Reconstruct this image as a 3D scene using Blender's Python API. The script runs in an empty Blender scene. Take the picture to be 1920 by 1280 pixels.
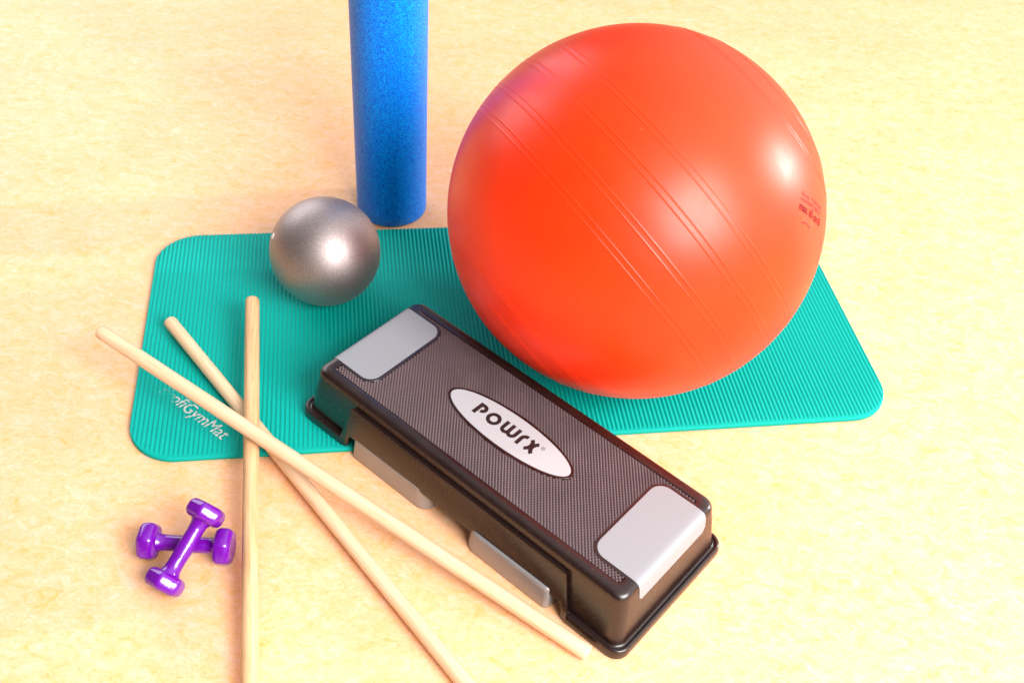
import bpy, bmesh, math, random
from mathutils import Vector, Matrix, Euler

# ------------------------------------------------------------------ scene, camera, world, lights
scene = bpy.context.scene
S = 0.01                                             # all shapes below are written in centimetres

cam_data = bpy.data.cameras.new("camera")
cam = bpy.data.objects.new("camera", cam_data)
scene.collection.objects.link(cam)
scene.camera = cam
cam_data.sensor_width = 36.0
cam_data.lens = 37.506
cam_data.clip_start = 0.05
cam_data.clip_end = 60.0
right_ax = Vector((0.99579, 0.06385, 0.06573))
up_ax = Vector((-0.09164, 0.69386, 0.71426))
fwd_ax = Vector((0.0, 0.71728, -0.69679))
cam.matrix_world = Matrix((
    (right_ax.x, up_ax.x, -fwd_ax.x, 0.0),
    (right_ax.y, up_ax.y, -fwd_ax.y, 0.0),
    (right_ax.z, up_ax.z, -fwd_ax.z, 1.43732),
    (0, 0, 0, 1)))
cam_data.dof.use_dof = True
cam_data.dof.focus_distance = 1.72
cam_data.dof.aperture_fstop = 6.3

world = bpy.data.worlds.new("World")
scene.world = world
world.use_nodes = True
wbg = world.node_tree.nodes["Background"]
# a room that is brighter towards its window side (right and behind the camera)
wn = world.node_tree
wtc = wn.nodes.new("ShaderNodeTexCoord")
wdot = wn.nodes.new("ShaderNodeVectorMath"); wdot.operation = 'DOT_PRODUCT'
wdot.inputs[1].default_value = (0.88, 0.05, 0.46)
wn.links.new(wtc.outputs['Generated'], wdot.inputs[0])
wr = wn.nodes.new("ShaderNodeValToRGB")
wmr = wn.nodes.new("ShaderNodeMapRange"); wmr.inputs[1].default_value = -1.0; wmr.inputs[2].default_value = 1.0
wn.links.new(wdot.outputs['Value'], wmr.inputs[0]); wn.links.new(wmr.outputs[0], wr.inputs['Fac'])
wr.color_ramp.interpolation = 'EASE'
wr.color_ramp.elements[0].position = 0.48; wr.color_ramp.elements[0].color = (0.075, 0.067, 0.067, 1)
wr.color_ramp.elements[1].position = 0.95; wr.color_ramp.elements[1].color = (1.0, 0.96, 0.95, 1)
wn.links.new(wr.outputs['Color'], wbg.inputs[0])
wbg.inputs[1].default_value = 1.35

def area_lamp(name, loc, target, sx, sy, watts, color):
    d = bpy.data.lights.new(name, 'AREA')
    d.shape = 'RECTANGLE'
    d.size, d.size_y, d.energy, d.color = sx, sy, watts, color
    o = bpy.data.objects.new(name, d)
    scene.collection.objects.link(o)
    o.location = loc
    o.rotation_euler = (Vector(target) - Vector(loc)).to_track_quat('-Z', 'Y').to_euler()
    return o

area_lamp("soft_lamp", (1.85, -0.85, 2.45), (-0.15, 1.50, 0.1), 2.1, 1.9, 240, (1.0, 0.97, 0.95))
area_lamp("window_light", (5.60, 3.38, 1.95), (0.0, 1.6, 0.2), 0.38, 1.10, 240, (1.0, 0.96, 0.92))
area_lamp("rear_window_light", (-2.6, 4.4, 2.0), (0.0, 1.6, 0.1), 3.2, 2.4, 85, (0.95, 0.94, 0.97))

scene.view_settings.view_transform = 'Standard'
scene.view_settings.look = 'None'
scene.view_settings.gamma = 1.0
scene.view_settings.use_curve_mapping = False
scene.view_settings.exposure = 0.22
scene.cycles.max_bounces = 8
scene.cycles.diffuse_bounces = 4
scene.cycles.use_denoising = True
scene.cycles.caustics_reflective = False

# ------------------------------------------------------------------ helpers
def mesh_obj(name, verts, faces, mat, parent=None, smooth=True, sharp=None):
    me = bpy.data.meshes.new(name)
    me.from_pydata([(v[0]*S, v[1]*S, v[2]*S) for v in verts], [], faces)
    me.update()
    bm = bmesh.new(); bm.from_mesh(me)
    bmesh.ops.recalc_face_normals(bm, faces=bm.faces)
    if sharp:
        for e in bm.edges:
            if len(e.link_faces) == 2 and e.calc_face_angle(0) > math.radians(sharp):
                e.smooth = False
    bm.to_mesh(me); bm.free()
    for p in me.polygons:
        p.use_smooth = smooth
    me.materials.append(mat)
    o = bpy.data.objects.new(name, me)
    scene.collection.objects.link(o)
    if parent:
        o.parent = parent
    return o

def empty(name, loc, rot=(0, 0, 0), label=None, cat=None, group=None):
    o = bpy.data.objects.new(name, None)
    scene.collection.objects.link(o)
    o.location = (loc[0]*S, loc[1]*S, loc[2]*S)
    o.rotation_euler = rot
    tag(o, label, cat, group)
    return o

def tag(o, label, cat, group=None):
    o['label'] = label
    o['category'] = cat
    if group:
        o['group'] = group

def loft(rings, closed_ring=True, cap0=True, cap1=True):
    n = len(rings[0])
    verts = [p for r in rings for p in r]
    faces = []
    for k in range(len(rings)-1):
        for i in range(n if closed_ring else n-1):
            j = (i+1) % n
            faces.append((k*n+i, k*n+j, (k+1)*n+j, (k+1)*n+i))
    if cap0: faces.append(tuple(range(n)))
    if cap1: faces.append(tuple((len(rings)-1)*n+i for i in range(n))[::-1])
    return verts, faces

def rounded_rect(hx, hy, r, n=8):
    pts = []
    for cx, cy, a0 in ((hx-r, hy-r, 0), (-hx+r, hy-r, 90), (-hx+r, -hy+r, 180), (hx-r, -hy+r, 270)):
        for i in range(n+1):
            a = math.radians(a0 + 90*i/n)
            pts.append((cx+r*math.cos(a), cy+r*math.sin(a)))
    return pts

def rounded_polygon(pts, r, n=4):
    out = []
    m = len(pts)
    for i in range(m):
        p0, p1, p2 = Vector(pts[i-1]), Vector(pts[i]), Vector(pts[(i+1) % m])
        d0 = (p0-p1).normalized(); d2 = (p2-p1).normalized()
        half = math.acos(max(-1, min(1, d0.dot(d2))))/2
        t = r/math.tan(half)
        a = p1+d0*t; b = p1+d2*t
        c = p1+(d0+d2).normalized()*(r/math.sin(half))
        va = a-c; vb = b-c
        ang = va.angle(vb)
        for k in range(n+1):
            f = k/n
            v = (va*math.sin((1-f)*ang)+vb*math.sin(f*ang))/math.sin(ang)
            out.append(tuple(c+v))
    return out

# ------------------------------------------------------------------ materials
def new_mat(name):
    m = bpy.data.materials.new(name)
    m.use_nodes = True
    nt = m.node_tree
    b = nt.nodes["Principled BSDF"]
    return m, nt, b

def coords(nt, scale=(1, 1, 1), rot=(0, 0, 0)):
    tc = nt.nodes.new("ShaderNodeTexCoord")
    mp = nt.nodes.new("ShaderNodeMapping")
    mp.inputs['Scale'].default_value = scale
    mp.inputs['Rotation'].default_value = rot
    nt.links.new(tc.outputs['Object'], mp.inputs['Vector'])
    return mp.outputs['Vector']

def noise(nt, vec, scale, detail=4, rough=0.6, dist=0.0):
    n = nt.nodes.new("ShaderNodeTexNoise")
    n.inputs['Scale'].default_value = scale
    n.inputs['Detail'].default_value = detail
    n.inputs['Roughness'].default_value = rough
    n.inputs['Distortion'].default_value = dist
    nt.links.new(vec, n.inputs['Vector'])
    return n.outputs['Fac']

def ramp(nt, fac, stops):
    r = nt.nodes.new("ShaderNodeValToRGB")
    els = r.color_ramp.elements
    while len(els) < len(stops): els.new(0.5)
    for e, (p, c) in zip(els, stops):
        e.position = p
        e.color = (c[0], c[1], c[2], 1) if not isinstance(c, (int, float)) else (c, c, c, 1)
    nt.links.new(fac, r.inputs['Fac'])
    return r.outputs['Color']

def mixc(nt, fac, a, b, mode='MIX'):
    m = nt.nodes.new("ShaderNodeMix")
    m.data_type = 'RGBA'; m.blend_type = mode
    for sock, v in ((m.inputs[0], fac), (m.inputs[6], a), (m.inputs[7], b)):
        if isinstance(v, (int, float)): sock.default_value = v
        elif isinstance(v, tuple): sock.default_value = (v[0], v[1], v[2], 1)
        else: nt.links.new(v, sock)
    return m.outputs[2]

def bump(nt, b, height, strength, dist):
    bp = nt.nodes.new("ShaderNodeBump")
    bp.inputs['Strength'].default_value = strength
    bp.inputs['Distance'].default_value = dist
    nt.links.new(height, bp.inputs['Height'])
    nt.links.new(bp.outputs['Normal'], b.inputs['Normal'])
    return bp

def simple(name, col, rough=0.5, metal=0.0, var=0.12, vscale=40, bscale=None, bstr=0.2, bdist=0.0005, spec=0.5, coat=0.0):
    m, nt, b = new_mat(name)
    v = coords(nt)
    f = noise(nt, v, vscale, 5)
    lo = tuple(c*(1-var) for c in col); hi = tuple(min(1, c*(1+var)) for c in col)
    nt.links.new(ramp(nt, f, [(0.3, lo), (0.7, hi)]), b.inputs['Base Color'])
    b.inputs['Roughness'].default_value = rough
    b.inputs['Metallic'].default_value = metal
    b.inputs['Specular IOR Level'].default_value = spec
    b.inputs['Coat Weight'].default_value = coat
    if bscale:
        bump(nt, b, noise(nt, v, bscale, 3), bstr, bdist)
    return m

# floor: pale ochre marbled linoleum
def floor_material():
    m, nt, b = new_mat("marbled_linoleum")
    v = coords(nt, (0.62, 1.0, 1.0), (0, 0, math.radians(12)))
    f1 = noise(nt, v, 46, 10, 0.78, 1.1)
    f2 = noise(nt, v, 190, 6, 0.75, 1.2)
    f3 = noise(nt, v, 5, 3, 0.5, 0.6)
    c = ramp(nt, f1, [(0.35, (0.86, 0.425, 0.125)), (0.43, (0.89, 0.49, 0.235)), (0.53, (0.90, 0.52, 0.30)), (0.65, (0.91, 0.58, 0.42))])
    c2 = ramp(nt, f2, [(0.34, (0.86, 0.77, 0.62)), (0.50, 1.0), (0.72, (1.0, 1.0, 1.0))])
    c = mixc(nt, 0.85, c, c2, 'MULTIPLY')
    c3 = ramp(nt, f3, [(0.3, (0.93, 0.91, 0.88)), (0.7, (1.0, 1.0, 1.0))])
    c = mixc(nt, 1.0, c, c3, 'MULTIPLY')
    # curled pale fibres
    w = nt.nodes.new("ShaderNodeTexVoronoi"); w.feature = 'DISTANCE_TO_EDGE'; w.inputs['Scale'].default_value = 42
    ns = nt.nodes.new("ShaderNodeTexNoise"); ns.inputs['Scale'].default_value = 26; ns.inputs['Detail'].default_value = 4
    nt.links.new(v, ns.inputs['Vector'])
    vm = nt.nodes.new("ShaderNodeVectorMath"); vm.operation = 'MULTIPLY_ADD'
    nt.links.new(ns.outputs['Color'], vm.inputs[0]); vm.inputs[1].default_value = (0.11, 0.11, 0.11); nt.links.new(v, vm.inputs[2])
    nt.links.new(vm.outputs[0], w.inputs['Vector'])
    fib = ramp(nt, w.outputs['Distance'], [(0.0, 0.55), (0.035, 0.0)])
    gate = ramp(nt, noise(nt, v, 17, 3), [(0.52, 0.0), (0.62, 1.0)])
    fg = mixc(nt, 1.0, fib, gate, 'MULTIPLY')
    c = mixc(nt, fg, c, (0.90, 0.66, 0.44))
    # a fine welded seam running across the lino
    tc = nt.nodes.new("ShaderNodeTexCoord")
    dt = nt.nodes.new("ShaderNodeVectorMath"); dt.operation = 'DOT_PRODUCT'
    A = Vector((-0.92062, 1.54009)); Bq = Vector((-0.45229, 2.15368)); dd = (Bq-A).normalized(); nn = Vector((-dd.y, dd.x))
    dt.inputs[1].default_value = (nn.x, nn.y, 0)
    nt.links.new(tc.outputs['Object'], dt.inputs[0])
    s1 = nt.nodes.new("ShaderNodeMath"); s1.operation = 'SUBTRACT'; s1.inputs[1].default_value = nn.dot(A); nt.links.new(dt.outputs['Value'], s1.inputs[0])
    s2 = nt.nodes.new("ShaderNodeMath"); s2.operation = 'ABSOLUTE'; nt.links.new(s1.outputs[0], s2.inputs[0])
    s3 = nt.nodes.new("ShaderNodeMath"); s3.operation = 'LESS_THAN'; s3.inputs[1].default_value = 0.0007; nt.links.new(s2.outputs[0], s3.inputs[0])
    s4 = nt.nodes.new("ShaderNodeMath"); s4.operation = 'MULTIPLY'; s4.inputs[1].default_value = 0.35; nt.links.new(s3.outputs[0], s4.inputs[0])
    c = mixc(nt, s4.outputs[0], c, (0.80, 0.60, 0.18))
    nt.links.new(c, b.inputs['Base Color'])
    b.inputs['Roughness'].default_value = 0.52
    b.inputs['Specular IOR Level'].default_value = 0.35
    bump(nt, b, f2, 0.15, 0.001)
    return m

M_floor = floor_material()
M_mat = simple("turquoise_foam", (0.0, 0.355, 0.30), 0.62, var=0.06, vscale=300, bscale=900, bstr=0.12, bdist=0.0004, spec=0.14)
def print_mat(name, col, wear=0.5, fade=None):
    m, nt, b = new_mat(name)
    v = coords(nt)
    f = noise(nt, v, 420, 4, 0.7)
    if fade:
        sx = nt.nodes.new("ShaderNodeSeparateXYZ"); nt.links.new(v, sx.inputs[0])
        mr = nt.nodes.new("ShaderNodeMapRange"); mr.inputs[1].default_value = fade[0]; mr.inputs[2].default_value = fade[1]
        mr.inputs[3].default_value = -0.08; mr.inputs[4].default_value = 0.55
        nt.links.new(sx.outputs['X'], mr.inputs[0])
        ad = nt.nodes.new("ShaderNodeMath"); ad.operation = 'ADD'; nt.links.new(mr.outputs[0], ad.inputs[0]); nt.links.new(f, ad.inputs[1])
        f = ad.outputs[0]
        a = ramp(nt, f, [(0.46, 0.0), (0.56, 0.95)])
    else:
        a = ramp(nt, f, [(0.25*wear, 0.25), (0.5*wear+0.12, 1.0)])
    nt.links.new(a, b.inputs['Alpha'])
    b.inputs['Base Color'].default_value = (*col, 1)
    b.inputs['Roughness'].default_value = 0.6
    b.inputs['Specular IOR Level'].default_value = 0.15
    return m
M_mat_print = print_mat("worn_silver_print", (0.62, 0.60, 0.57), fade=(-0.622, -0.598))

def vinyl_ball():
    m, nt, b = new_mat("red_vinyl")
    v = coords(nt)
    f = noise(nt, v, 6, 4)
    c = ramp(nt, f, [(0.3, (0.92, 0.031, 0.0015)), (0.7, (0.94, 0.041, 0.002))])
    # dust specks and hair-fine scuffs
    c = mixc(nt, ramp(nt, noise(nt, v, 260, 2, 0.5), [(0.77, 0.0), (0.80, 0.4)]), c, (0.8, 0.35, 0.2))
    nt.links.new(c, b.inputs['Base Color'])
    fr = noise(nt, v, 14, 8, 0.75, 1.5)
    nt.links.new(ramp(nt, fr, [(0.3, 0.34), (0.7, 0.42)]), b.inputs['Roughness'])
    b.inputs['Specular IOR Level'].default_value = 0.38
    # hair-fine scratches
    v2 = coords(nt, (1.0, 9.0, 1.0), (0.5, 0.9, 0.7))
    sc = noise(nt, v2, 60, 5, 0.6, 0.4)
    bump(nt, b, mixc(nt, 0.5, sc, noise(nt, v, 350, 3)), 0.05, 0.0006)
    return m
M_ball = vinyl_ball()
M_ball_print = print_mat("dark_red_print", (0.05, 0.003, 0.010), 0.0)
M_ball_print2 = print_mat("crimson_print", (0.33, 0.006, 0.03), 0.0)
M_ball_print3 = print_mat("grey_red_print", (0.30, 0.16, 0.12), 0.9)

def silver_ball():
    m, nt, b = new_mat("silver_vinyl")
    v = coords(nt)
    f = noise(nt, v, 420, 3, 0.8)
    nt.links.new(ramp(nt, f, [(0.35, (0.30, 0.25, 0.245)), (0.65, (0.46, 0.40, 0.39))]), b.inputs['Base Color'])
    b.inputs['Metallic'].default_value = 0.95
    b.inputs['Roughness'].default_value = 0.52
    bump(nt, b, noise(nt, v, 600, 3, 0.8), 0.2, 0.0005)
    return m
M_silver = silver_ball()
M_white_plug = simple("white_plug", (0.75, 0.74, 0.72), 0.4)

def foam_roller():
    m, nt, b = new_mat("blue_foam")
    v = coords(nt)
    f = noise(nt, v, 420, 3, 0.75)
    g = noise(nt, v, 160, 4, 0.7)
    c = ramp(nt, f, [(0.34, (0.0, 0.04, 0.46)), (0.50, (0.0, 0.18, 0.88)), (0.64, (0.0, 0.42, 0.97))])
    nt.links.new(c, b.inputs['Base Color'])
    b.inputs['Roughness'].default_value = 0.42
    b.inputs['Specular IOR Level'].default_value = 0.22
    bump(nt, b, mixc(nt, 0.45, f, g), 0.6, 0.0014)
    return m
M_roller = foam_roller()

def wood(name, c0, c1, c2, sc=1.0, grain=0.5):
    m, nt, b = new_mat(name)
    v = coords(nt, (1.0, 1.0, 0.045))
    f = noise(nt, v, 260*sc, 5, 0.65, 0.5)
    g = noise(nt, coords(nt, (1.0, 1.0, 0.12)), 60, 4, 0.6, 0.4)
    c = ramp(nt, f, [(0.30, c0), (0.5, c1), (0.72, c2)])
    c = mixc(nt, grain, c1, c)
    c = mixc(nt, 0.6, c, ramp(nt, g, [(0.3, (0.90, 0.86, 0.80)), (0.6, (1.0, 1.0, 1.0))]), 'MULTIPLY')
    nt.links.new(c, b.inputs['Base Color'])
    b.inputs['Roughness'].default_value = 0.5
    b.inputs['Specular IOR Level'].default_value = 0.35
    bump(nt, b, f, 0.2, 0.0006)
    return m
M_beech = wood("pale_beech", (0.62, 0.41, 0.23), (0.77, 0.55, 0.35), (0.82, 0.63, 0.43), grain=0.8)
M_oak = wood("golden_oak", (0.50, 0.27, 0.11), (0.70, 0.43, 0.22), (0.76, 0.50, 0.28), 0.9, grain=1.0)

def purple_vinyl():
    m, nt, b = new_mat("purple_vinyl")
    v = coords(nt)
    nt.links.new(ramp(nt, noise(nt, v, 30, 3), [(0.3, (0.13, 0.002, 0.29)), (0.7, (0.155, 0.004, 0.35))]), b.inputs['Base Color'])
    b.inputs['Roughness'].default_value = 0.13
    b.inputs['Specular IOR Level'].default_value = 0.7
    bump(nt, b, noise(nt, v, 55, 3), 0.22, 0.003)
    return m
M_purple = purple_vinyl()
M_purple_print = simple("white_print", (0.75, 0.7, 0.75), 0.5)

def black_plastic(name, rough, col=(0.030, 0.017, 0.014), spec=0.5, bscale=500, bstr=0.10):
    m, nt, b = new_mat(name)
    v = coords(nt)
    f = noise(nt, v, 18, 6, 0.7)
    dust = noise(nt, v, 420, 2, 0.9)
    c = ramp(nt, f, [(0.3, tuple(k*0.85 for k in col)), (0.7, tuple(k*1.3 for k in col))])
    c = mixc(nt, ramp(nt, dust, [(0.68, 0.0), (0.76, 0.35)]), c, (0.4, 0.33, 0.27))
    nt.links.new(c, b.inputs['Base Color'])
    nt.links.new(ramp(nt, f, [(0.3, rough*0.85), (0.7, rough*1.15)]), b.inputs['Roughness'])
    b.inputs['Specular IOR Level'].default_value = spec
    bump(nt, b, noise(nt, v, bscale, 3), bstr, 0.0004)
    return m
M_black = black_plastic("black_plastic", 0.28, (0.014, 0.006, 0.005), spec=0.6)
M_tread = black_plastic("tread_plastic", 0.42, (0.085, 0.052, 0.056), spec=0.9)
M_dark = black_plastic("dark_hollow_plastic", 0.6, (0.012, 0.009, 0.008))
M_pad = simple("silver_grip", (0.265, 0.275, 0.295), 0.6, metal=0.1, var=0.05, vscale=900, bscale=1400, bstr=0.25, bdist=0.0004)
M_foot = simple("grey_foot_plastic", (0.32, 0.305, 0.305), 0.38, metal=0.35, var=0.06, vscale=500, bscale=900, bstr=0.12, spec=0.6)
M_badge = simple("white_badge", (0.39, 0.39, 0.41), 0.6, var=0.03, vscale=900, bscale=1500, bstr=0.15)
M_ink = simple("black_ink", (0.018, 0.008, 0.008), 0.45, var=0.1)

# ------------------------------------------------------------------ floor
o = mesh_obj("floor", [(-600, -300, 0), (600, -300, 0), (600, 900, 0), (-600, 900, 0)], [(0, 1, 2, 3)], M_floor, smooth=False)
o['kind'] = 'structure'

# ------------------------------------------------------------------ ribbed exercise mat
MAT_L, MAT_W, MAT_Z, PITCH = 137.9, 59.9, 1.10, 0.80
def rib_z(x):
    return MAT_Z - 0.32 + 0.32*abs(math.cos(math.pi*x/PITCH))**0.75
def mat_hw(x):
    h = MAT_L/2 - abs(x); r = 8.5
    if h >= r: return MAT_W/2
    return MAT_W/2 - r + math.sqrt(max(0, r*r-(r-h)**2))
mat_root = empty("exercise_mat", (-1.02, 152.63, 0), (0, 0, 0.1978),
                 "turquoise ribbed foam exercise mat with rounded corners lying flat under the big red ball", "exercise mat")
rings = []
n_col = int(MAT_L/0.1)
xs = [-MAT_L/2 + MAT_L*i/n_col for i in range(n_col+1)]
xs = xs[:1] + [xs[0]+0.01, xs[0]+0.04] + xs[1:-1] + [xs[-1]-0.04, xs[-1]-0.01] + xs[-1:]
for x in xs:
    h = mat_hw(x)
    edge = MAT_L/2-abs(x)
    k = max(0.0, min(1.0, edge/0.25)); top_e = 0.62 + 0.38*math.sqrt(max(0, 1-(1-k)**2))
    zr = rib_z(x)*top_e; zl = 0.97*top_e
    # gentle waviness of the soft foam
    sec = [(-h+0.12, 0.0), (-h, 0.12), (-h, 0.62*top_e), (-h+0.05, 0.80*top_e), (-h+0.2, 0.92*top_e), (-h+0.42, zl), (-h+0.72, zl), (-h+0.95, zr)]
    m_ = 12
    for i in range(1, m_):
        sec.append(((-h+0.95) + (2*h-1.2)*i/m_, zr))
    sec += [(h-0.25, zr), (h-0.08, zr*0.93), (h, zr*0.75), (h, 0.12), (h-0.12, 0.0)]
    rings.append([(x, y, z) for y, z in sec])
v, f = loft(rings)
mesh_obj("ribbed_pad", v, f, M_mat, mat_root)

# lettering printed on the ribs
def text_mesh(body, size, shear=0.0, offset=0.0, spacing=1.0):
    c = bpy.data.curves.new("lettering", 'FONT')
    c.body = body; c.size = size; c.shear = shear; c.offset = offset; c.space_character = spacing
    c.resolution_u = 4
    t = bpy.data.objects.new("lettering_source", c)
    scene.collection.objects.link(t)
    bpy.context.view_layer.update()
    dg = bpy.context.evaluated_depsgraph_get()
    me = bpy.data.meshes.new_from_object(t.evaluated_get(dg))
    bpy.data.objects.remove(t); bpy.data.curves.remove(c)
    return me

me = text_mesh("ProfiGymMat", 3.35, 0.2, 0.0, 1.0)
bm = bmesh.new(); bm.from_mesh(me); bpy.data.meshes.remove(me)
wid = max(v_.co.x for v_ in bm.verts) - min(v_.co.x for v_ in bm.verts)
x0 = min(v_.co.x for v_ in bm.verts)
P0 = Vector((-64.75, -14.39)); P1 = Vector((-53.2, -26.5)); ln = (P1-P0).length; ang = math.atan2(P1.y-P0.y, P1.x-P0.x)
for v_ in bm.verts:
    xx = (v_.co.x-x0)*ln/wid; yy = v_.co.y
    v_.co = (P0.x + xx*math.cos(ang) - yy*math.sin(ang), P0.y + xx*math.sin(ang) + yy*math.cos(ang), 0)
x = -66.0
while x < -50:
    bmesh.ops.bisect_plane(bm, geom=bm.verts[:]+bm.edges[:]+bm.faces[:], plane_co=(x, 0, 0), plane_no=(1, 0, 0))
    x += 0.1
vs = [(v_.co.x, v_.co.y, max(rib_z(v_.co.x), MAT_Z-0.10)+0.02) for v_ in bm.verts]
bm.verts.index_update()
fs = [[v_.index for v_ in f_.verts] for f_ in bm.faces]
bm.free()
o = mesh_obj("printed_lettering", vs, fs, M_mat_print, mat_root)

# ------------------------------------------------------------------ big red ball
def frame_from(z, xhint=(1, 0, 0)):
    z = Vector(z).normalized(); x = Vector(xhint); x = (x - z*x.dot(z)).normalized(); y = z.cross(x)
    return x, y, z
BR = 31.95
ball_root = empty("gymnastic_ball", (18.84, 148.76, 0.95), (0, 0, 0),
                  "big orange-red inflated gymnastic ball with fine moulded rings resting on the turquoise mat", "gymnastic ball")
BC = Vector((0, 0, 31.45)); BSC = Vector((1.004, 1.004, 0.986))
bx_, by_, bz_ = frame_from((0.701, 0.453, 0.551))
seams = []
for a in (13.9, 4.6, -6.1, -14.7): seams += [a, a-1.75]
seams += [52.0, 50.6, 62.0, 60.8, -52.4, -53.9, -62.0, -63.2]
lats = set()
la = -88.0
while la <= 88.01:
    if all(abs(la-s) > 0.45 for s in seams): lats.add(round(la, 3))
    la += 1.6
for s in seams:
    for d_ in (-0.42, -0.22, -0.10, 0.0, 0.10, 0.22, 0.42): lats.add(round(s+d_, 3))
lats = sorted(lats)
def disp(la):
    r = 0
    for s in seams:
        t = abs(la-s)/0.26
        if t < 1: r += 0.055*(math.cos(t*math.pi)+1)/2
    return r
NS = 224
verts = []; faces = []
for la in lats:
    r = BR + disp(la); z = math.sin(math.radians(la)); c = math.cos(math.radians(la))
    for i in range(NS):
        a = 2*math.pi*i/NS
        p = (bx_*math.cos(a)*c + by_*math.sin(a)*c + bz_*z)*r
        verts.append((p.x*BSC.x, p.y*BSC.y, p.z*BSC.z + BC.z))
for k in range(len(lats)-1):
    for i in range(NS):
        j = (i+1) % NS
        faces.append((k*NS+i, k*NS+j, (k+1)*NS+j, (k+1)*NS+i))
for top, k in ((-1, 0), (1, len(lats)-1)):
    p = bz_*top*BR; verts.append((p.x*BSC.x, p.y*BSC.y, p.z*BSC.z+BC.z)); q = len(verts)-1
    for i in range(NS): faces.append((k*NS+i, k*NS+(i+1) % NS, q))
# flatten where it presses into the foam
verts = [(a, b, max(c, 0.05)) for a, b, c in verts]
mesh_obj("ball_skin", verts, faces, M_ball, ball_root)

def on_ball(name, bm_or_me, origin_dir, along_dir, mat, parent, R, C, scl=Vector((1, 1, 1)), lift=0.05):
    """wrap a flat mesh (cm, xy) round a sphere: its x axis runs along along_dir"""
    n = Vector(origin_dir).normalized()
    t = Vector(along_dir); t = (t - n*t.dot(n)).normalized()
    b = n.cross(t)
    vs = []
    for v_ in bm_or_me.vertices:
        p = (n + (t*v_.co.x + b*v_.co.y)/R).normalized()*(R+lift)
        vs.append((p.x*scl.x+C.x, p.y*scl.y+C.y, p.z*scl.z+C.z))
    fs = [list(p.vertices) for p in bm_or_me.polygons]
    return mesh_obj(name, vs, fs, mat, parent)

start = Vector((0.704, -0.500, 0.505)); end = Vector((0.866, -0.385, 0.319))
along = end-start
def ball_text(body, size, n0, mat, width=None):
    me = text_mesh(body, size, 0.1, 0.045 if size > 1.2 else 0.0)
    if width:
        w0 = max(v_.co.x for v_ in me.vertices)
        for v_ in me.vertices: v_.co.x *= width/w0
    on_ball("printed_lettering", me, n0, along, mat, ball_root, BR, BC, BSC)
ball_text("max. 65 cm \u00d8", 1.75, start, M_ball_print, 8.8)
ball_text("Pat. No.", 0.8, (0.718, -0.437, 0.542), M_ball_print2, 2.4)
ball_text("in the USA", 0.8, (0.712, -0.460, 0.530), M_ball_print2, 3.4)
ball_text("P 60 34 085", 0.8, (0.786, -0.392, 0.478), M_ball_print2, 4.6)
ball_text("P 5 706 707", 0.8, (0.782, -0.417, 0.462), M_ball_print2, 4.6)
# small arc under the wording, symbol dots and thin frame line
me = bpy.data.meshes.new("tmp"); vv = []; ff = []
for i in range(13):
    a = math.radians(60+60*i/12)
    for r_ in (3.0, 3.14): vv.append((-r_*math.cos(a)+3.2, r_*math.sin(a)-4.4, 0))
for i in range(12): ff.append((2*i, 2*i+1, 2*i+3, 2*i+2))
me.from_pydata(vv, [], ff)
on_ball("printed_arc", me, start, along, M_ball_print2, ball_root, BR, BC, BSC)
for dpt in ((0.915, -0.352, 0.196), (0.915, -0.385, 0.118)):
    me = bpy.data.meshes.new("tmp")
    me.from_pydata([(0.55*math.cos(2*math.pi*i/14), 0.42*math.sin(2*math.pi*i/14), 0) for i in range(14)], [], [tuple(range(14))])
    on_ball("printed_symbol", me, dpt, (0, 0.2, -1), M_ball_print3, ball_root, BR, BC, BSC)
me = bpy.data.meshes.new("tmp"); vv = []; ff = []
for i in range(16):
    vv += [(i*0.55, 0, 0), (i*0.55, 0.07, 0)]
    if i: ff.append((2*i-2, 2*i, 2*i+1, 2*i-1))
me.from_pydata(vv, [], ff)
on_ball("printed_line", me, (0.888, -0.37, 0.26), (0.1, -0.25, -1), M_ball_print2, ball_root, BR, BC, BSC)

# ------------------------------------------------------------------ small silver ball
SR = 10.5
sb = empty("small_ball", (-37.16, 156.11, 1.0), (0, 0, 0),
           "small metallic silver-grey pilates ball on the turquoise mat in front of the blue roller", "small ball")
SC = Vector((0, 0, SR-0.1))
bm = bmesh.new(); bmesh.ops.create_uvsphere(bm, u_segments=128, v_segments=80, radius=1)
bm.verts.index_update()
rotm = Euler((0.35, 0.2, 0.5)).to_matrix()
vs = []
for v_ in bm.verts:
    p = v_.co.copy()
    # faint mould seam round the middle
    lat = math.degrees(math.asin(max(-1, min(1, p.x*0.995))))
    k = 0.02*math.exp(-(lat/0.8)**2)
    p = rotm @ (p*(SR-k))
    vs.append((p.x+SC.x, p.y+SC.y, max(p.z*0.992+SC.z, 0.05)))
fs = [[v_.index for v_ in f_.verts] for f_ in bm.faces]; bm.free()
mesh_obj("ball_skin", vs, fs, M_silver, sb)
n = Vector((-0.865, -0.235, 0.445)).normalized(); t, b_, _ = frame_from(n, (0, 0, 1))
rings = []
for r_, h_ in ((0.62, -0.15), (0.62, 0.03), (0.55, 0.10), (0.35, 0.14), (0.1, 0.15)):
    rings.append([tuple(SC + n*(SR+h_) + (t*math.cos(2*math.pi*i/20)+b_*math.sin(2*math.pi*i/20))*r_) for i in range(20)])
v, f = loft(rings)
mesh_obj("valve_plug", v, f, M_white_plug, sb)

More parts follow.
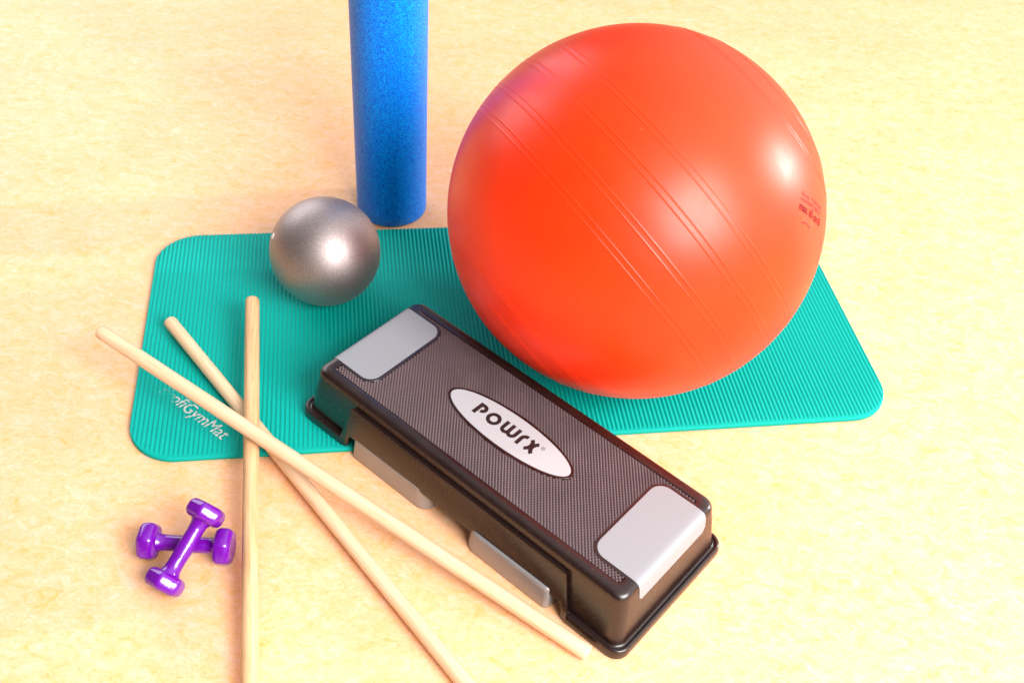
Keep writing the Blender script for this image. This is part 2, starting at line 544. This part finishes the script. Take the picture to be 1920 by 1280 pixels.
# ------------------------------------------------------------------ blue foam roller, standing
ro = empty("foam_roller", (-28.97, 186.73, 0), (0, 0, 0),
           "tall blue foam roller standing upright behind the turquoise mat", "foam roller")
rings = []
for r_, z_ in ((6.9, 0.0), (7.2, 0.06), (7.42, 0.3), (7.5, 0.7), (7.5, 3), (7.5, 30), (7.5, 60), (7.5, 89.3), (7.42, 89.7), (7.2, 89.94), (6.9, 90), (2.4, 90), (2.3, 89.8), (2.3, 80)):
    rings.append([(r_*math.cos(2*math.pi*i/96), r_*math.sin(2*math.pi*i/96), z_) for i in range(96)])
v, f = loft(rings)
o = mesh_obj("foam_cylinder", v, f, M_roller, ro)

# ------------------------------------------------------------------ wooden sticks
def stick(p_top, p_bot, r, mat, label, roll=0.0):
    a, b = Vector(p_top), Vector(p_bot)
    L = (b-a).length
    q = (a-b).to_track_quat('Z', 'Y')
    N = 40
    rings = []
    for rr, zz in ((r-0.42, 0), (r-0.22, 0.05), (r-0.07, 0.18), (r, 0.42), (r, 2), (r, L*0.25), (r*0.995, L*0.5), (r, L*0.75), (r, L-2), (r, L-0.42), (r-0.07, L-0.18), (r-0.22, L-0.05), (r-0.42, L)):
        rings.append([(rr*math.cos(2*math.pi*i/N), rr*math.sin(2*math.pi*i/N), zz) for i in range(N)])
    v, f = loft(rings)
    o = mesh_obj("gymnastic_stick", v, f, mat, None, sharp=50)
    o.location = b*S
    o.rotation_mode = 'QUATERNION'
    o.rotation_quaternion = q @ Euler((0, 0, roll)).to_quaternion()
    tag(o, label, "wooden stick", "wooden gymnastic sticks crossed over the mat")
    return o
stick((-64.23, 141.95, 2.93), (4.65, 68.25, 1.25), 1.25, M_beech,
      "pale beech stick lowest of the three, pinned under the other two where they cross", 0.4)
stick((-49.27, 146.05, 6.48), (-27.01, 48.44, 1.30), 1.30, M_oak,
      "darker golden grained stick pointing straight away, passing beside the purple dumbbells", 1.1)
stick((-71.70, 130.07, 10.68), (15.58, 82.07, 1.25), 1.25, M_beech,
      "pale beech stick on top of the other two, ending beside the black step's corner", 2.3)

# ------------------------------------------------------------------ purple dumbbells
def dumbbell(c_bot, c_top, roll, label, mark_end):
    a, b = Vector(c_bot), Vector(c_top)
    mid = (a+b)/2
    ax = (b-a).normalized()
    # local x along the axis; local z as close to world up as possible
    zz = Vector((0, 0, 1)); zz = (zz-ax*zz.dot(ax)).normalized(); yy = zz.cross(ax)
    rot = Matrix((ax, yy, zz)).transposed().to_euler()
    root = empty("dumbbell", mid, rot, label, "dumbbell", "pair of purple dumbbells")
    if roll: root.rotation_euler = (Matrix((ax, yy, zz)).transposed() @ Matrix.Rotation(roll, 3, 'X')).to_euler()
    half = 7.2; th = 2.85
    rings = []
    N = 36
    xs_ = [-(half-th)-0.5, -(half-th)+0.1, -(half-th)+0.5, -3.0, -2.0, -1.0, 0, 1.0, 2.0, 3.0, (half-th)-0.5, (half-th)-0.1, (half-th)+0.5]
    rs_ = [1.9, 1.55, 1.32, 1.24, 1.24, 1.30, 1.33, 1.30, 1.24, 1.24, 1.32, 1.55, 1.9]
    for x_, r_ in zip(xs_, rs_):
        rings.append([(x_, r_*math.cos(2*math.pi*i/N), r_*math.sin(2*math.pi*i/N)) for i in range(N)])
    v, f = loft(rings)
    mesh_obj("handle", v, f, M_purple, root)
    R = 3.2
    for s in (-1, 1):
        rings = []
        for x_, k, cr in ((0.0, 0.56, 0.9), (0.06, 0.74, 0.8), (0.28, 0.88, 0.75), (0.60, 0.96, 0.75), (0.95, 1.0, 0.6), (1.85, 1.0, 0.6), (2.28, 0.965, 0.75), (2.58, 0.90, 0.8), (2.78, 0.80, 0.8), (th, 0.68, 0.8), (2.82, 0.64, 0.8), (2.76, 0.3, 0.5)):
            hexa = [(R*k*math.cos(math.radians(60*i)), R*k*math.sin(math.radians(60*i))) for i in range(6)]
            hexa = rounded_polygon(hexa, cr*k*1.3, 4)
            rings.append([(s*(half-th+x_), y_, z_) for y_, z_ in hexa])
        v, f = loft(rings)
        hd = mesh_obj("weight_head", v, f, M_purple, root)
        if s == mark_end:
            vv = []; ff = []
            for i in range(26):
                a0 = 2*math.pi*i/26; a1 = a0+2*math.pi/26*0.55
                base = len(vv)
                for aa in (a0, a1):
                    for r_ in (1.75, 1.95): vv.append((s*(half+0.015-0.05), r_*math.cos(aa), r_*math.sin(aa)))
                ff.append((base, base+1, base+3, base+2))
            mesh_obj("printed_ring", vv, ff, M_purple_print, hd, smooth=False)
    return root
dumbbell((-53.10, 93.50, 2.80), (-41.65, 93.77, 2.80), 0, "purple vinyl dumbbell lying flat on the floor, underneath the other dumbbell", 1)
d2b, d2t = Vector((-48.50, 86.85, 3.0)), Vector((-44.55, 96.00, 7.55))
c_ = (d2b+d2t)/2; u_ = (d2t-d2b).normalized()
dumbbell(c_-u_*5.875, c_+u_*5.875, -0.37, "purple vinyl dumbbell propped across the handle of the other dumbbell", 0)

# ------------------------------------------------------------------ aerobic step
H = 11.82; TILT = 0.01556
step = empty("aerobic_step", (0.68, 114.11, 0.6), (0, 0, 0),
             "black plastic aerobic step with silver end grips and a white oval badge", "aerobic step")
step.rotation_euler = (Matrix.Rotation(-0.6505, 3, 'Z') @ Matrix.Rotation(TILT, 3, 'Y')).to_euler()

def prof(t, c):
    """cross-section of the shell from the inside bottom up and over to the tread: (half L, half W, radius, z).
    t = 0 foot flange section, t = 1 raised side panel section"""
    A = [(31.6, 11.4, 2.2, 11.2), (34.4, 13.5, 2.0, 0.05), (35.0, 14.1, 2.3, 0.0), (35.35, 14.4, 2.4, 0.12), (35.4, 14.45, 2.4, 0.5), (35.3, 14.35, 2.4, 1.7),
         (35.2, 14.25, 2.3, 1.92), (34.95, 14.0, 2.2, 2.02), (34.72, 13.8, 2.1, 1.93), (34.58, 13.68, 2.0, 1.72), (34.36, 13.5, 1.9, 1.74), (34.18, 13.36, 1.85, 1.95), (34.06, 13.28, 1.85, 2.3), (33.64, 13.0, 1.85, 5.0),
         (33.08, 12.66, 1.9, 8.6), (32.74, 12.46, 1.95, 10.3)]
    B = [(31.6, 11.4, 2.2, 11.2), (34.4, 13.4, 2.0, c+0.1), (35.0, 13.65, 2.3, c), (35.35, 13.95, 2.4, c+0.12), (35.4, 13.93, 2.4, c+0.5), (35.3, 13.25, 2.4, 9.25),
         (35.2, 13.20, 2.3, 9.55), (34.95, 13.06, 2.2, 9.78), (34.72, 12.88, 2.1, 9.72), (34.58, 12.70, 2.0, 9.58), (34.36, 12.58, 1.9, 9.62), (34.18, 12.52, 1.85, 9.75), (34.06, 12.50, 1.85, 9.9), (33.64, 12.48, 1.85, 10.1),
         (33.08, 12.47, 1.9, 10.25), (32.74, 12.46, 1.95, 10.4)]
    T = [(32.64, 12.40, 1.95, 10.95), (32.47, 12.24, 1.95, 11.38), (32.15, 11.94, 1.9, 11.68), (31.7, 11.5, 1.8, 11.80), (31.2, 11.0, 1.5, 11.83), (30.45, 10.45, 0.9, 11.83), (30.32, 10.32, 0.8, 11.80), (30.25, 10.25, 0.7, 11.45), (29.2, 9.2, 0.5, 11.40)]
    out = []
    for a, b in zip(A, B):
        out.append(tuple(a[i]*(1-t)+b[i]*t for i in range(4)))
    return out + T
def side_t(u):
    a = abs(u)
    return max(0.0, min(1.0, (24.0-a)/1.9))
def side_c(u):
    a = abs(u)
    if a > 23: return 0.0
    return 3.3*min(1.0, (23-a)/0.35)
ucols = [-31.5, -29, -26.5, -25, -24.5, -24.2, -24.05] + [-24+0.19*i for i in range(0, 12)] + [-21.5, -20, -17.5] + [-15+2.5*i for i in range(0, 13)] + [17.5, 20, 21.5] + [24-0.19*i for i in range(11, -1, -1)] + [24.05, 24.2, 24.5, 25, 26.5, 29, 31.5]
vcols = [-1.0, -0.66, -0.33, 0, 0.33, 0.66, 1.0]
columns = []     # each: function(profile point) -> xyz
def col_side(u, sgn):
    pr = prof(side_t(u), side_c(u))
    return [(u*(hl-r)/31.5, sgn*hw, z) for hl, hw, r, z in pr]
def col_end(k, sgn):
    return [(sgn*hl, k*(hw-r), z) for hl, hw, r, z in prof(0, 0)]
def col_corner(sx_, sy_, a):
    return [(sx_*(hl-r)+r*math.cos(a), sy_*(hw-r)+r*math.sin(a), z) for hl, hw, r, z in prof(0, 0)]
NC = 9
for u in ucols: columns.append(col_side(u, -1))                                     # near side, left to right
for i in range(1, NC): columns.append(col_corner(1, -1, math.radians(-90+90*i/NC)))
for k in vcols: columns.append(col_end(k, 1))
for i in range(1, NC): columns.append(col_corner(1, 1, math.radians(90*i/NC)))
for u in reversed(ucols): columns.append(col_side(u, 1))
for i in range(1, NC): columns.append(col_corner(-1, 1, math.radians(90+90*i/NC)))
for k in reversed(vcols): columns.append(col_end(k, -1))
for i in range(1, NC): columns.append(col_corner(-1, -1, math.radians(180+90*i/NC)))
rings = [[c[k] for c in columns] for k in range(len(columns[0]))]
v, f = loft(rings)
mesh_obj("step_shell", v, f, M_black, step, sharp=55)

def plate(name, outline, z0, z1, mat, parent, bev=0.04):
    """flat plate with a small bevel; outline in local xy"""
    c = Vector((sum(p[0] for p in outline)/len(outline), sum(p[1] for p in outline)/len(outline)))
    def ins(d):
        out = []
        m = len(outline)
        for i in range(m):
            p = Vector(outline[i][:2]); q = Vector(outline[i-1][:2]); w = Vector(outline[(i+1) % m][:2])
            t = (w-q).normalized(); nrm = Vector((-t.y, t.x))
            if (c-p).dot(nrm) < 0: nrm = -nrm
            out.append(p+nrm*d)
        return out
    rings = [[(p[0], p[1], z0) for p in outline], [(p[0], p[1], z1-bev) for p in outline], [(p.x, p.y, z1) for p in ins(bev)]]
    v, f = loft(rings)
    return mesh_obj(name, v, f, mat, parent, sharp=40)

def ellipse(a, b, n=72, p=2.0, cx=0, cy=0):
    out = []
    for i in range(n):
        t = 2*math.pi*i/n
        out.append((cx+a*math.copysign(abs(math.cos(t))**(2/p), math.cos(t)), cy+b*math.copysign(abs(math.sin(t))**(2/p), math.sin(t))))
    return out
PADW = 8.75
# raised smooth borders of the grips and the badge (same plastic as the shell)
PCY = 0.45
def pad_outline(sgn, g):
    pts = []
    r = 2.3+g
    x_in = 23.55-g; hw = PADW+g
    for i in range(11):
        a = math.radians(90+90*i/10)
        pts.append((sgn*(x_in+r+r*math.cos(a)), PCY+hw-r+r*math.sin(a)))
    for i in range(11):
        a = math.radians(180+90*i/10)
        pts.append((sgn*(x_in+r+r*math.cos(a)), PCY-hw+r+r*math.sin(a)))
    pts += [(sgn*30.4, PCY-hw), (sgn*30.4, PCY+hw)]
    return pts
for sgn in (-1, 1):
    plate("grip_border", pad_outline(sgn, 0.5), 11.3, 11.845, M_black, step)
plate("badge_border", ellipse(13.12, 4.02, cx=-0.1, cy=0.2), 11.3, 11.845, M_black, step)
badge = plate("badge", ellipse(12.62, 3.52, cx=-0.1, cy=0.2), 11.6, 11.90, M_badge, step)

# studded tread
def in_pad(x, y, g):
    ax_ = abs(x); yy = abs(y-PCY); xi = 23.55-g; hw = PADW+g; r = 2.3+g
    if ax_ < xi or yy > hw: return False
    if ax_ < xi+r and yy > hw-r:
        return (ax_-(xi+r))**2+(yy-(hw-r))**2 < r*r
    return True
def in_badge(x, y, g):
    return ((x+0.1)/(12.62+g))**2+((y-0.2)/(3.52+g))**2 < 1
verts = []; faces = []
px, py = 0.62, 0.37
row = 0
y = -9.95
while y < 10.05:
    x = -30.0 + (px/2 if row % 2 else 0)
    while x < 30.05:
        if not in_pad(x, y, 0.42) and not in_badge(x, y, 0.40):
            b0 = len(verts)
            lv = ((0.27, 0.21, 11.38), (0.235, 0.18, 11.68), (0.11, 0.085, 11.81))
            for kx, ky, zz in lv:
                verts += [(x-kx, y-ky, zz), (x+kx, y-ky, zz), (x+kx, y+ky, zz), (x-kx, y+ky, zz)]
            for l_ in (0, 4):
                for q in range(4):
                    faces.append((b0+l_+q, b0+l_+(q+1) % 4, b0+l_+4+(q+1) % 4, b0+l_+4+q))
            faces.append((b0+8, b0+9, b0+10, b0+11))
        x += px
    y += py
    row += 1
mesh_obj("studded_tread", verts, faces, M_tread, step, smooth=False)

# silver grips wrapping over the ends
def grip(sgn):
    path = [(23.55+0.0, 11.90), (24, 11.90), (25, 11.90), (26.5, 11.90), (28, 11.90), (29.5, 11.90), (30.6, 11.90), (31.3, 11.89), (31.8, 11.84), (32.2, 11.70), (32.5, 11.42), (32.70, 10.95), (32.82, 10.4), (32.93, 9.8), (33.02, 9.2), (33.09, 8.6), (33.14, 8.25), (33.17, 8.0)]
    # resample densely near the start for the rounded corners
    pts = []
    for (a, b), (c, d_) in zip(path[:-1], path[1:]):
        n_ = 6 if a < 26 else 2
        for i in range(n_): pts.append((a+(c-a)*i/n_, b+(d_-b)*i/n_))
    pts.append(path[-1])
    ss = [0]
    for p, q in zip(pts[:-1], pts[1:]): ss.append(ss[-1]+math.dist(p, q))
    tot = ss[-1]
    def hw(s):
        w = PADW; r = 2.3
        if s < r: w = PADW-r+math.sqrt(max(0, r*r-(r-s)**2))
        e = tot-s; r2 = 0.9
        if e < r2: w = min(w, PADW-0.75+0.75*e/r2)
        return w
    m_ = 16
    top = []; 
    for (u, z), s in zip(pts, ss):
        w = hw(s)
        top.append([(sgn*u, PCY+w*(-1+2*i/m_), z) for i in range(m_+1)])
    verts = [p for r in top for p in r]; faces = []
    nn = m_+1
    for k in range(len(top)-1):
        for i in range(m_): faces.append((k*nn+i, k*nn+i+1, (k+1)*nn+i+1, (k+1)*nn+i))
    # skirt towards the shell
    border = [(0, i) for i in range(nn)] + [(k, m_) for k in range(1, len(top))] + [(len(top)-1, i) for i in range(m_-1, -1, -1)] + [(k, 0) for k in range(len(top)-2, 0, -1)]
    base = len(verts)
    for k, i in border:
        p = top[k][i]
        u, z = pts[k]
        k2 = min(k, len(pts)-2); dx = pts[k2+1][0]-pts[k2][0]; dz = pts[k2+1][1]-pts[k2][1]; l_ = math.hypot(dx, dz)
        nx, nz = -dz/l_, dx/l_
        verts.append((p[0]+sgn*nx*(-1)*(-0.14), p[1], p[2]-abs(nz)*0.14) if False else (sgn*(u+dz/l_*0.14), p[1], z-dx/l_*0.14))
    nb = len(border)
    for j in range(nb):
        k, i = border[j]; k2, i2 = border[(j+1) % nb]
        faces.append((k*nn+i, k2*nn+i2, base+(j+1) % nb, base+j))
    mesh_obj("end_grip", verts, faces, M_pad, step, sharp=50)
grip(-1); grip(1)

# lettering on the badge, drawn as strokes
def stroke(verts, faces, pts, w, z0, z1):
    n_ = len(pts); L = []; R = []
    for i in range(n_):
        p = Vector(pts[i])
        a = Vector(pts[max(0, i-1)]); b = Vector(pts[min(n_-1, i+1)])
        t = (b-a).normalized(); nr = Vector((-t.y, t.x))*w/2
        L.append(p+nr); R.append(p-nr)
    base = len(verts)
    for i in range(n_):
        for q, z in ((L[i], z0), (L[i], z1), (R[i], z1), (R[i], z0)): verts.append((q.x, q.y, z))
    for i in range(n_-1):
        a = base+4*i; b = a+4
        for k in range(3): faces.append((a+k, a+k+1, b+k+1, b+k))
    faces.append((base, base+1, base+2, base+3)); e = base+4*(n_-1); faces.append((e+3, e+2, e+1, e))
def arc(cx, cy, r, a0, a1, n_=14, ry=None):
    ry = ry or r
    return [(cx+r*math.cos(math.radians(a0+(a1-a0)*i/n_)), cy+ry*math.sin(math.radians(a0+(a1-a0)*i/n_))) for i in range(n_+1)]
def letter(paths, w=0.64, z=0.0):
    verts = []; faces = []
    for i, p in enumerate(paths): stroke(verts, faces, p, w if not isinstance(w, list) else w[i], 11.88, 11.915+0.004*i+z)
    mesh_obj("badge_letter", verts, faces, M_ink, badge, smooth=False)
letter([[(-7.10, -0.88), (-7.03, 1.76)], [(-7.2, 1.42), (-6.75, 1.42), (-6.45, 1.42)] + arc(-6.40, 0.80, 0.62, 85, -75) + [(-6.42, 0.19)]], [0.72, 0.66])
letter([arc(-3.62, 0.40, 0.98, 0, 360, 40)], 0.66)
letter([[(-1.40, 1.74), (-1.42, 0.9), (-1.42, 0.3)] + arc(-0.80, 0.18, 0.62, 180, 360) + [(-0.18, 0.3), (-0.17, 1.80)],
        [(-0.17, 0.6), (-0.16, 0.3)] + arc(0.48, 0.18, 0.64, 190, 360) + [(1.14, 0.3), (1.16, 1.74)]], 0.66)
letter([[(2.26, -0.98), (2.26, 0.5)] + arc(3.05, 0.52, 0.80, 175, 82)], 0.68)
letter([arc(3.32, 0.36, 1.10, 62, -64, 16, 1.28), arc(5.86, 0.28, 1.10, 118, 246, 16, 1.28), [(4.2, 0.33), (4.95, 0.33)]], [0.68, 0.68, 0.75])
letter([arc(6.2, 1.28, 0.30, 0, 360, 24)], 0.07)
me = text_mesh("R", 0.46, 0.0, 0.0)
vs = [(v_.co.x+6.06, v_.co.y+1.12, 11.918) for v_ in me.vertices]; fs = [list(p.vertices) for p in me.polygons]
mesh_obj("badge_letter", vs, fs, M_ink, badge, smooth=False)

# feet
def foot(u0, u1, inner, w_out, w_in, floor_z):
    """inner: -1 if the big rounded end is at u0, +1 if at u1"""
    sg = -1 if w_out < 0 else 1
    rings = []
    def outline(g, top):
        pts = []
        wo = abs(w_out)-g; wi = abs(w_in)
        a_, b_ = u0+g, u1-g
        r0 = 2.3 if inner < 0 else 0.9
        r1 = 2.3 if inner > 0 else 0.9
        for i in range(9):
            a = math.radians(180+90*i/8); pts.append((a_+r0+r0*math.cos(a), -(wo-r0)+r0*math.sin(a)))
        for k in range(1, 6): pts.append((a_+r0+(b_-a_-r0-r1)*k/6, -wo))
        for i in range(9):
            a = math.radians(270+90*i/8); pts.append((b_-r1+r1*math.cos(a), -(wo-r1)+r1*math.sin(a)))
        pts.append((b_, -wi)); pts.append((a_, -wi))
        return [(x_, y_*(-sg)) for x_, y_ in pts]
    for g, zt in ((0.06, 0.0), (0.0, 0.12), (0.0, 0.5), (0.22, 4.1), (0.28, 4.5), (0.42, 4.72), (0.62, 4.8)):
        o_ = outline(g, zt)
        rings.append([(x_, y_, (floor_z-0.6+TILT*x_)*(1-min(1, zt/4.8)) + (zt-0.25) if zt < 4.9 else zt) for x_, y_ in o_])
    rings = []
    for g, zt in ((0.06, 0.0), (0.0, 0.12), (0.0, 0.5), (0.22, 4.1), (0.28, 4.5), (0.42, 4.72), (0.62, 4.8)):
        rings.append([(x_, y_, (floor_z-0.6+TILT*x_)+zt) for x_, y_ in outline(g, zt)])
    v, f = loft(rings)
    mesh_obj("riser_foot", v, f, M_foot, step, sharp=50)
foot(-22.3, -4.4, 1, -14.3, -11.6, 0.0)
foot(4.0, 21.5, -1, -14.6, -11.6, 0.0)
foot(-22.3, -4.4, 1, 14.15, 11.6, 1.1)
foot(4.0, 21.5, -1, 14.15, 11.6, 1.1)
# dark inner ribs that close the hollow underside behind the feet
v, f = loft([[(x_, y_, z_) for x_, y_ in rounded_rect(30.5, 11.2, 1.5)] for z_ in (3.9, 10.5)])
mesh_obj("inner_ribs", v, f, M_dark, step, sharp=50)
